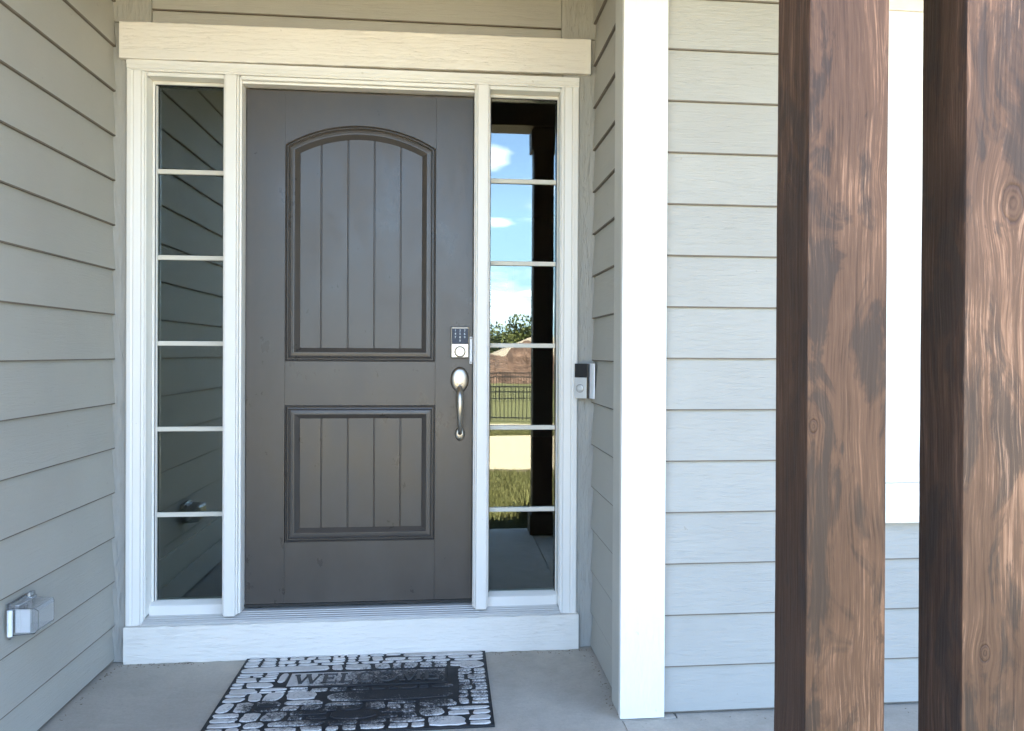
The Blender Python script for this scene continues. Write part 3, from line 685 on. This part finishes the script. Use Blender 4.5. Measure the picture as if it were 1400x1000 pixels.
# plaque with raised border and letters
PU0, PU1, PV0, PV1 = .205, .800, .205, .350
box('plaque', MX0+PU0, MX0+PU1, MY0-PV1, MY0-PV0, .0075, .0108, STONE, mt, .002)
bm = bmesh.new()
for a in ((PU0-.004, PU1+.004, PV0-.004, PV0+.006), (PU0-.004, PU1+.004, PV1-.006, PV1+.004), (PU0-.004, PU0+.006, PV0+.0062, PV1-.0062), (PU1-.006, PU1+.004, PV0+.0062, PV1-.0062)):
    abox(bm, MX0+a[0], MX0+a[1], MY0-a[3], MY0-a[2], .0076, .0132, .0015)
props(fin('plaque_border', bm, RUB, mt))
HL = .088
def letter(ch):
    """serif capitals from bars: returns list of polygons in a box of height 1"""
    P = []
    def bar(x0, y0, x1, y1, w):
        d = Vector((x1-x0, y1-y0)).normalized(); n = Vector((-d.y, d.x))*w/2
        P.append([(x0+n.x, y0+n.y), (x0-n.x, y0-n.y), (x1-n.x, y1-n.y), (x1+n.x, y1+n.y)])
    def serif(x, y, w=.26): P.append([(x-w/2, y-.03), (x+w/2, y-.03), (x+w/2, y+.03), (x-w/2, y+.03)])
    T, t = .17, .07
    def arcp(cx, cy, rx, ry, a0, a1, thick):
        n = 22; prev = None
        for i in range(n+1):
            a = math.radians(a0+(a1-a0)*i/n); wth = t+(T-t)*abs(math.cos(a))
            o_, i_ = (cx+rx*math.cos(a), cy+ry*math.sin(a)), (cx+(rx-wth)*math.cos(a), cy+(ry-t*.9)*math.sin(a))
            if prev: P.append([prev[0], o_, i_, prev[1]])
            prev = (o_, i_)
    if ch == 'W': bar(.05, 1, .33, .0, T); bar(.33, 0, .58, 1, t); bar(.58, 1, .86, .0, T); bar(.86, 0, 1.12, 1, t); serif(.06, .97); serif(.58, .97); serif(1.12, .97, .22); wd = 1.25
    elif ch == 'E': bar(.18, 0, .18, 1, T); bar(.1, .965, .68, .965, t); bar(.1, .035, .72, .035, t); bar(.18, .52, .55, .52, t); bar(.68, 1, .68, .78, t*.8); bar(.72, 0, .72, .25, t*.8); bar(.55, .62, .55, .42, t*.8); serif(.14, .97, .24); serif(.14, .03, .24); wd = .85
    elif ch == 'L': bar(.18, 0, .18, 1, T); bar(.1, .035, .66, .035, t); bar(.66, 0, .66, .27, t*.8); serif(.18, .97, .34); serif(.14, .03, .24); wd = .78
    elif ch == 'C': arcp(.5, .5, .46, .52, 48, 312, T); bar(.80, .98, .80, .70, t*.8); bar(.80, .30, .80, .08, t*.6); wd = 1.0
    elif ch == 'O': arcp(.5, .5, .48, .52, 0, 360, T); wd = 1.1
    else: bar(.16, 0, .16, 1, t); bar(.18, 1, .52, .02, T); bar(.52, .02, .86, 1, t); bar(.92, 0, .92, 1, T); serif(.16, .03); serif(.92, .03, .32); serif(.12, .97, .22); serif(.95, .97, .26); wd = 1.15
    return P, wd
word = [letter(c) for c in 'WELCOME']; tot = sum(w for _, w in word); sc_ = (PU1-PU0-.05)/tot; u = PU0+.028
for P, wd in word:
    bm = bmesh.new()
    for lay, q in enumerate(P):
        hh = .0150+.00006*lay
        v = [(MX0+u+x*sc_, MY0-PV1+.029+y*HL) for x, y in q]
        b_ = [bm.verts.new((*p, .0100)) for p in v]; t_ = [bm.verts.new((*p, hh)) for p in v]; m = len(v)
        bm.faces.new(t_); bm.faces.new(b_[::-1])
        for i in range(m): bm.faces.new([b_[i], b_[(i+1) % m], t_[(i+1) % m], t_[i]])
    fin('letter', bm, MATG, mt); u += wd*sc_

bm = bmesh.new()
for i in range(260):
    t_ = random.random(); e_ = abs(random.gauss(0, .02))
    p = random.choice([(XL+.012+e_, -t_**1.5*1.2-.02), (-.46+t_*.35, -.052-e_), (1.02+t_*.38, -.055-e_), (1.435-e_*.8, -.02-t_*.7), (1.6+t_*3, -.765-e_)])
    a = random.uniform(0, 3.14); l_, w_ = random.uniform(.002, .007), random.uniform(.001, .003)
    q = [(l_, 0), (0, w_), (-l_, 0), (0, -w_)]; vv = [bm.verts.new((p[0]+x*math.cos(a)-y*math.sin(a), p[1]+x*math.sin(a)+y*math.cos(a), .0012+.002*random.random())) for x, y in q]
    bm.faces.new(vv)
props(fin('leaf_litter', bm, plain('dry_leaf_bits', (.11, .07, .04), .9, var=.5)), kind='stuff')
# ------------------------------------------------------------------ wood posts
def post(x0, mat, label):
    t = thing('wood_post', (x0+.07, YP+.07, 0), label, 'post', 'stained timber porch posts')
    bm = bmesh.new(); nz_ = 40; rows = []
    c = .0045
    for j in range(nz_+1):
        z = .0+2.80*j/nz_; w_ = .0006*math.sin(z*5.1+x0*7)
        p = [(x0+c, YP), (x0+.14-c, YP), (x0+.14-c*.3, YP+c*.3), (x0+.14, YP+c), (x0+.14, YP+.14-c), (x0+.14-c, YP+.14), (x0+c, YP+.14), (x0, YP+.14-c), (x0, YP+c), (x0+c*.3, YP+c*.3)]
        rows.append([bm.verts.new((a+w_+random.uniform(-.0003, .0003), b+random.uniform(-.0002, .0002), z)) for a, b in p])
    n = len(rows[0])
    for A, B in zip(rows, rows[1:]):
        for i in range(n): bm.faces.new([A[i], A[(i+1) % n], B[(i+1) % n], B[i]])
    bm.faces.new(rows[0][::-1]); bm.faces.new(rows[-1])
    bmesh.ops.recalc_face_normals(bm, faces=bm.faces)
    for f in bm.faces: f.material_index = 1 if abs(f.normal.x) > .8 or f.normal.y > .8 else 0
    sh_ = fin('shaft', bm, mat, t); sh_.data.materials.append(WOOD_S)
    bm = bmesh.new()
    for a in ((x0-.018, x0-.0005, YP-.018, YP+.158), (x0+.1405, x0+.158, YP-.018, YP+.158), (x0, x0+.14, YP-.018, YP-.0005), (x0, x0+.14, YP+.1405, YP+.158)): abox(bm, *a, 2.64, 2.78, .002)
    fin('cap_trim', bm, BEAMW, t)
    bm = bmesh.new()
    for a in ((x0-.018, x0-.0005, YP-.018, YP+.158), (x0+.1405, x0+.158, YP-.018, YP+.158), (x0, x0+.14, YP-.018, YP-.0005), (x0, x0+.14, YP+.1405, YP+.158)): abox(bm, *a, .001, .14, .002)
    fin('base_trim', bm, BEAMW, t)
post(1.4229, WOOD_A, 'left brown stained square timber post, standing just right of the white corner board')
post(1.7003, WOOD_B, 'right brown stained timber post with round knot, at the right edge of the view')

# ------------------------------------------------------------------ porch roof
pr_ = thing('porch_roof', (1.5, -1.5, 2.8), 'porch roof with painted ceiling and brown timber beam above the posts', 'roof')
box('beam', -.62, 5.2, -2.33, -2.09, 2.80, 3.0, BEAMW, pr_, .004)
for i in range(22): box('ceiling_board', -.66+i*.27, -.66+i*.27+.266, -2.42, .12, 3.052, 3.068, CEIL, pr_)
box('fascia', -7.2, 7.2, -2.47, -2.43, 2.93, 3.10, WHITE_T, pr_)
prism('roof_slope', [(-2.49, 3.14), (-2.49, 3.11), (3.5, 5.45), (9.6, 3.09), (9.6, 3.13), (3.5, 5.51)], 'x', -7.4, 7.4, ROOF, pr_)

# ------------------------------------------------------------------ house shell and hall behind the glass
hs_ = thing('house', (0, 4, 0), 'tan lap sided house that the porch and its front door belong to', 'house')
for a in ((-7, -.66, -2.42, -2.30, -.2, 3.05), (-7, -6.9, -2.30, 9, -.2, 3.9), (6.0, 6.1, -.58, 9, -.2, 3.9), (5.2, 6.1, -.72, -.58, -.2, 3.05), (5.0, 6.1, -2.42, -.73, -.2, 3.05), (-6.9, 1.0, 7.5, 7.6, -.2, 3.1), (1.70, 6.0, 7.5, 7.6, -.2, 3.1),  # unseen bump-out at the porch's right end is added to darken the left wall
          (1.0, 1.70, 7.5, 7.6, -.2, 1.0), (1.0, 1.70, 7.5, 7.6, 2.35, 3.1)): box('wall', *a, SIDING, hs_)
box('ceiling', -6.9, 6.0, .16, 7.5, 3.0, 3.04, DRY, hs_)
box('hall_floor', -.56, 6.0, .14, 7.5, .10, .155, HFLOOR, hs_)
props(box('partition', -.66, -.482, .16, 7.5, -.1, 3.0, DRY, hs_))
box('partition', 2.2, 2.3, -.56, 7.5, -.1, 3.0, DRY, hs_)
bb = box('baseboard', -.4815, -.468, .16, 7.4, .156, .285, WHITE_S, hs_, .002)
bm = bmesh.new(); tube(bm, [(-.467+.0, 1.30, .222), (-.45, 1.30, .222), (-.42, 1.30, .222), (-.395, 1.30, .222)], .006, 10); fin('door_stop', bm, SILVERP, bb)
bw = thing('back_window', (1.35, 7.5, 1.0), 'distant back window with white horizontal blinds, seen through the right sidelight', 'window')
for a in ((1.0, 1.05, 1.0, 2.35), (1.62, 1.70, 1.0, 2.35), (1.0505, 1.6195, 1.0, 1.06), (1.0505, 1.6195, 2.29, 2.35)): box('frame', a[0], a[1], 7.46, 7.52, a[2], a[3], WHITE_S, bw)
for i in range(25):
    z = 1.085+i*.047; prism('blind_slat', [(7.42, z), (7.42, z+.003), (7.466, z+.012), (7.466, z+.009)], 'x', 1.055, 1.615, BLIND, bw)
box('pane', 1.05, 1.62, 7.50, 7.505, 1.06, 2.29, GLASS, bw)

nb = thing('house', (0, 14, 0), 'brown walled neighbouring house behind the back window blinds', 'house')
box('wall', -8, 12, 13, 22, -.2, 5.0, plain('brown_wall', (.12, .09, .07), .9), nb)
prism('roof', [(12.5, 4.9), (12.5, 5.05), (17.5, 7.6), (22.5, 5.05), (22.5, 4.9)], 'x', -8.5, 12.5, ROOF, nb)
# ------------------------------------------------------------------ grass and planting in front
def blades(n, x0, x1, y0, y1, hmin, hmax, wd, name, mat, keep=None):
    x = RNG.uniform(x0, x1, n); y = RNG.uniform(y0, y1, n)
    if keep is not None: q = keep(x, y); x, y = x[q], y[q]; n = len(x)
    h = RNG.uniform(hmin, hmax, n); a = RNG.uniform(0, 2*np.pi, n); lean = RNG.uniform(.1, .7, n)*h; b = RNG.uniform(0, 2*np.pi, n)
    dx, dy = np.cos(a)*wd, np.sin(a)*wd; lx, ly = np.cos(b)*lean, np.sin(b)*lean; z = np.full(n, GZ-.005)
    V = np.stack([np.stack([x-dx, y-dy, z], 1), np.stack([x+dx, y+dy, z], 1), np.stack([x+dx*.8+lx*.35, y+dy*.8+ly*.35, z+h*.6], 1), np.stack([x-dx*.8+lx*.35, y-dy*.8+ly*.35, z+h*.6], 1), np.stack([x+lx, y+ly, z+h], 1)], 1).reshape(-1, 3)
    i = np.arange(n)[:, None]*5
    F = [tuple(r) for r in (i+np.array([0, 1, 2, 3])).tolist()]+[tuple(r) for r in (i+np.array([3, 2, 4])).tolist()]
    me = bpy.data.meshes.new(name); me.from_pydata(V.tolist(), [], F); me.update(); return link(name, me, mat)
props(blades(60000, -1.0, 4.2, -6.28, -2.42, .03, .075, .0028, 'grass', GRASS), kind='stuff')
props(blades(14000, -2.0, 6.0, -11.65, -10.75, .03, .08, .005, 'verge_grass', GRASS), kind='stuff')
def clump(cx, cy, label):
    t = thing('ornamental_grass', (cx, cy, GZ), label, 'grass clump')
    bm = bmesh.new()
    for i in range(260):
        a = random.uniform(0, 6.283); L_ = random.uniform(.22, .42); o_ = random.uniform(.25, 1.0); wv = .0032
        bx, by = cx+random.uniform(-.04, .04), cy+random.uniform(-.04, .04); ca, sa = math.cos(a), math.sin(a); prev = None
        for s_ in range(5):
            q = s_/4; r = L_*o_*q; z = GZ+L_*(q*1.0-.55*o_*q*q); w_ = wv*(1-q*.9)
            cur = [bm.verts.new((bx+ca*r-sa*w_, by+sa*r+ca*w_, z)), bm.verts.new((bx+ca*r+sa*w_, by+sa*r-ca*w_, z))]
            if prev: bm.faces.new([prev[0], prev[1], cur[1], cur[0]])
            prev = cur
    me = bpy.data.meshes.new('blades'); bm.to_mesh(me); bm.free(); link('blades', me, GRASS, t)
clump(1.50, -3.35, 'tufted long grass clump reflected at the bottom of the right sidelight')

# ------------------------------------------------------------------ fences, mound, houses, trees (seen mirrored in the sidelight)
def fence(y0, y1, x0, x1, zb, hgt, label):
    t = thing('iron_fence', ((x0+x1)/2, (y0+y1)/2, zb), label, 'fence', 'black railings beyond the road')
    ln = math.hypot(x1-x0, y1-y0)
    P = lambda s_: (x0+(x1-x0)*s_/ln, y0+(y1-y0)*s_/ln)
    k_ = int(ln/2.0)
    for i in range(k_+1):
        a, b = P(i*ln/k_); g = gheight(a, b); box('fence_post', a-.03, a+.03, b-.03, b+.03, g-.05, g+hgt+.06, DARKM, t)
    bm = bmesh.new(); s_ = .1
    while s_ < ln: a, b = P(s_); g = gheight(a, b); abox(bm, a-.009, a+.009, b-.009, b+.009, g+.05, g+hgt); s_ += .105
    props(fin('picket', bm, DARKM, t), kind='stuff')
    for dz in (.10, hgt-.16, hgt-.02):
        bm = bmesh.new(); q0 = None
        for i in range(k_+1):
            a, b = P(i*ln/k_); g = gheight(a, b)+dz; q1 = [bm.verts.new((a, b-.015, g)), bm.verts.new((a, b+.015, g)), bm.verts.new((a, b+.015, g+.032)), bm.verts.new((a, b-.015, g+.032))]
            if q0:
                for j in range(4): bm.faces.new([q0[j], q0[(j+1) % 4], q1[(j+1) % 4], q1[j]])
            q0 = q1
        fin('rail', bm, DARKM, t)
fence(-19.2, -19.2, -14, 18, GZ, .95, 'near black iron railing along the grass beyond the road, reflected in the sidelight')
fence(-25.0, -30.5, -10, 18, GZ, 1.05, 'farther black iron railing running up the slope, reflected in the sidelight')
bm = bmesh.new(); nx, ny = 48, 30; Gd = []
for j in range(ny+1):
    rw_ = []
    for i in range(nx+1):
        u_, v_ = i/nx*2-1, j/ny*2-1; r = math.sqrt(u_*u_+v_*v_); h = max(0, 1-r)**1.0
        h = h*1.75*(1+.25*math.sin(u_*9+v_*5))+random.uniform(0, .38)*(h > 0)-.25
        x = 4.6+u_*5.5; y = -41+v_*4.5; rw_.append(bm.verts.new((x, y, gheight(x, y)+h)))
    Gd.append(rw_)
for j in range(ny):
    for i in range(nx): bm.faces.new([Gd[j][i], Gd[j][i+1], Gd[j+1][i+1], Gd[j+1][i]])
props(fin('dirt_mound', bm, DIRT), 'heap of reddish brown bare earth beyond the railings, reflected in the sidelight', 'dirt mound')
HW = plain('pale_house_wall', (.42, .38, .33), .8); HR = plain('grey_brown_roof', (.24, .20, .165), .9, var=.25, scale=2)
def far_house(cx, cy, wx, wy, h, label):
    g = gheight(cx, cy)-.3
    t = thing('house', (cx, cy, g), label, 'house', 'houses beyond the railings')
    box('wall', cx-wx/2, cx+wx/2, cy-wy/2, cy+wy/2, g, g+h, HW, t)
    bm = bmesh.new(); o_ = .5; a = [bm.verts.new(p) for p in ((cx-wx/2-o_, cy-wy/2-o_, g+h), (cx+wx/2+o_, cy-wy/2-o_, g+h), (cx+wx/2+o_, cy+wy/2+o_, g+h), (cx-wx/2-o_, cy+wy/2+o_, g+h))]
    b = [bm.verts.new((cx-wx/4, cy, g+h+1.5)), bm.verts.new((cx+wx/4, cy, g+h+1.5))]
    for f in ((a[0], a[1], b[1], b[0]), (a[1], a[2], b[1]), (a[2], a[3], b[0], b[1]), (a[3], a[0], b[0]), (a[0], a[3], a[2], a[1])): bm.faces.new(f)
    fin('roof', bm, HR, t)
    for i in range(3):
        wx_ = cx-wx/2+(i+.7)*wx/3.4; f = box('window', wx_-.6, wx_+.6, cy+wy/2-.02, cy+wy/2+.06, g+1.0, g+2.1, WHITE_S, t)
        box('pane', wx_-.52, wx_+.52, cy+wy/2+.061, cy+wy/2+.07, g+1.08, g+2.02, KEYPAD, f)
    box('door', cx+wx/2-1.6, cx+wx/2-.7, cy+wy/2+.001, cy+wy/2+.05, g, g+2.05, HR, t)
far_house(9.8, -56, 12, 9, 2.2, 'low pale house with hipped roof behind the dirt mound, right of the reflection')
far_house(-4, -58, 11, 9, 2.3, 'low pale house with hipped roof behind the mound, left of the reflection')
far_house(27, -60, 13, 9, 2.5, 'low pale house farthest to the right beyond the railings')
LQ = None
def tree(cx, cy, h, rx, n, label, seed):
    rg = np.random.default_rng(seed); g = gheight(cx, cy)
    t = thing('tree', (cx, cy, g), label, 'tree', 'trees beyond the railings')
    bm = bmesh.new(); tube(bm, [(cx, cy, g-.2), (cx+.1, cy, g+h*.2), (cx-.1, cy+.1, g+h*.4), (cx+.1, cy, g+h*.75)], [.22, .17, .13, .04], 8)
    for i in range(7):
        a = i*2.4; zb = g+h*(.25+.06*i); tube(bm, [(cx, cy, zb), (cx+math.cos(a)*rx*.4, cy+math.sin(a)*rx*.4, zb+h*.12), (cx+math.cos(a)*rx*.75, cy+math.sin(a)*rx*.75, zb+h*.2)], [.07, .045, .015], 6)
    fin('trunk', bm, BARK, t)
    nc = 26; cs = []
    for i in range(nc):
        v = rg.normal(size=3); v /= np.linalg.norm(v); r = rg.uniform(.35, .95)
        cs.append((cx+v[0]*rx*r, cy+v[1]*rx*r, g+h*.58+v[2]*h*.36*r, rg.uniform(.22, .42)*rx))
    cs = np.array(cs); idx = rg.integers(0, nc, n); d = rg.normal(size=(n, 3)); d /= np.linalg.norm(d, axis=1)[:, None]
    P = cs[idx, :3]+d*(cs[idx, 3]*rg.uniform(.55, 1.05, n))[:, None]*np.array([1, 1, .75]); s_ = .09*rx/2.2
    A = rg.normal(size=(n, 3)); A /= np.linalg.norm(A, axis=1)[:, None]; B = np.cross(A, d); B /= np.linalg.norm(B, axis=1)[:, None]+1e-9
    V = np.stack([P-A*s_, P+B*s_*.6, P+A*s_, P-B*s_*.6], 1).reshape(-1, 3); F = (np.arange(n)[:, None]*4+np.arange(4)).tolist()
    me = bpy.data.meshes.new('crown'); me.from_pydata(V.tolist(), [], F); me.update(); link('crown', me, LEAF, t)
tree(7.0, -66, 5.0, 3.6, 9000, 'bushy green tree straight behind the dirt mound in the reflection', 1)
tree(2.6, -70, 4.4, 3.4, 6000, 'lower bushy tree left of the big one in the reflection', 2)
tree(13.5, -68, 5.4, 4.6, 7000, 'tall rounded tree right of the big one beyond the houses', 3)
tree(-9, -64, 6.6, 4.0, 5000, 'bushy tree behind the left pale house', 4)
tree(23, -72, 7, 4.6, 5000, 'tree behind the farthest right pale house', 5)
tree(-22, -60, 7, 4.4, 5000, 'lone tree far to the left of the houses', 6)
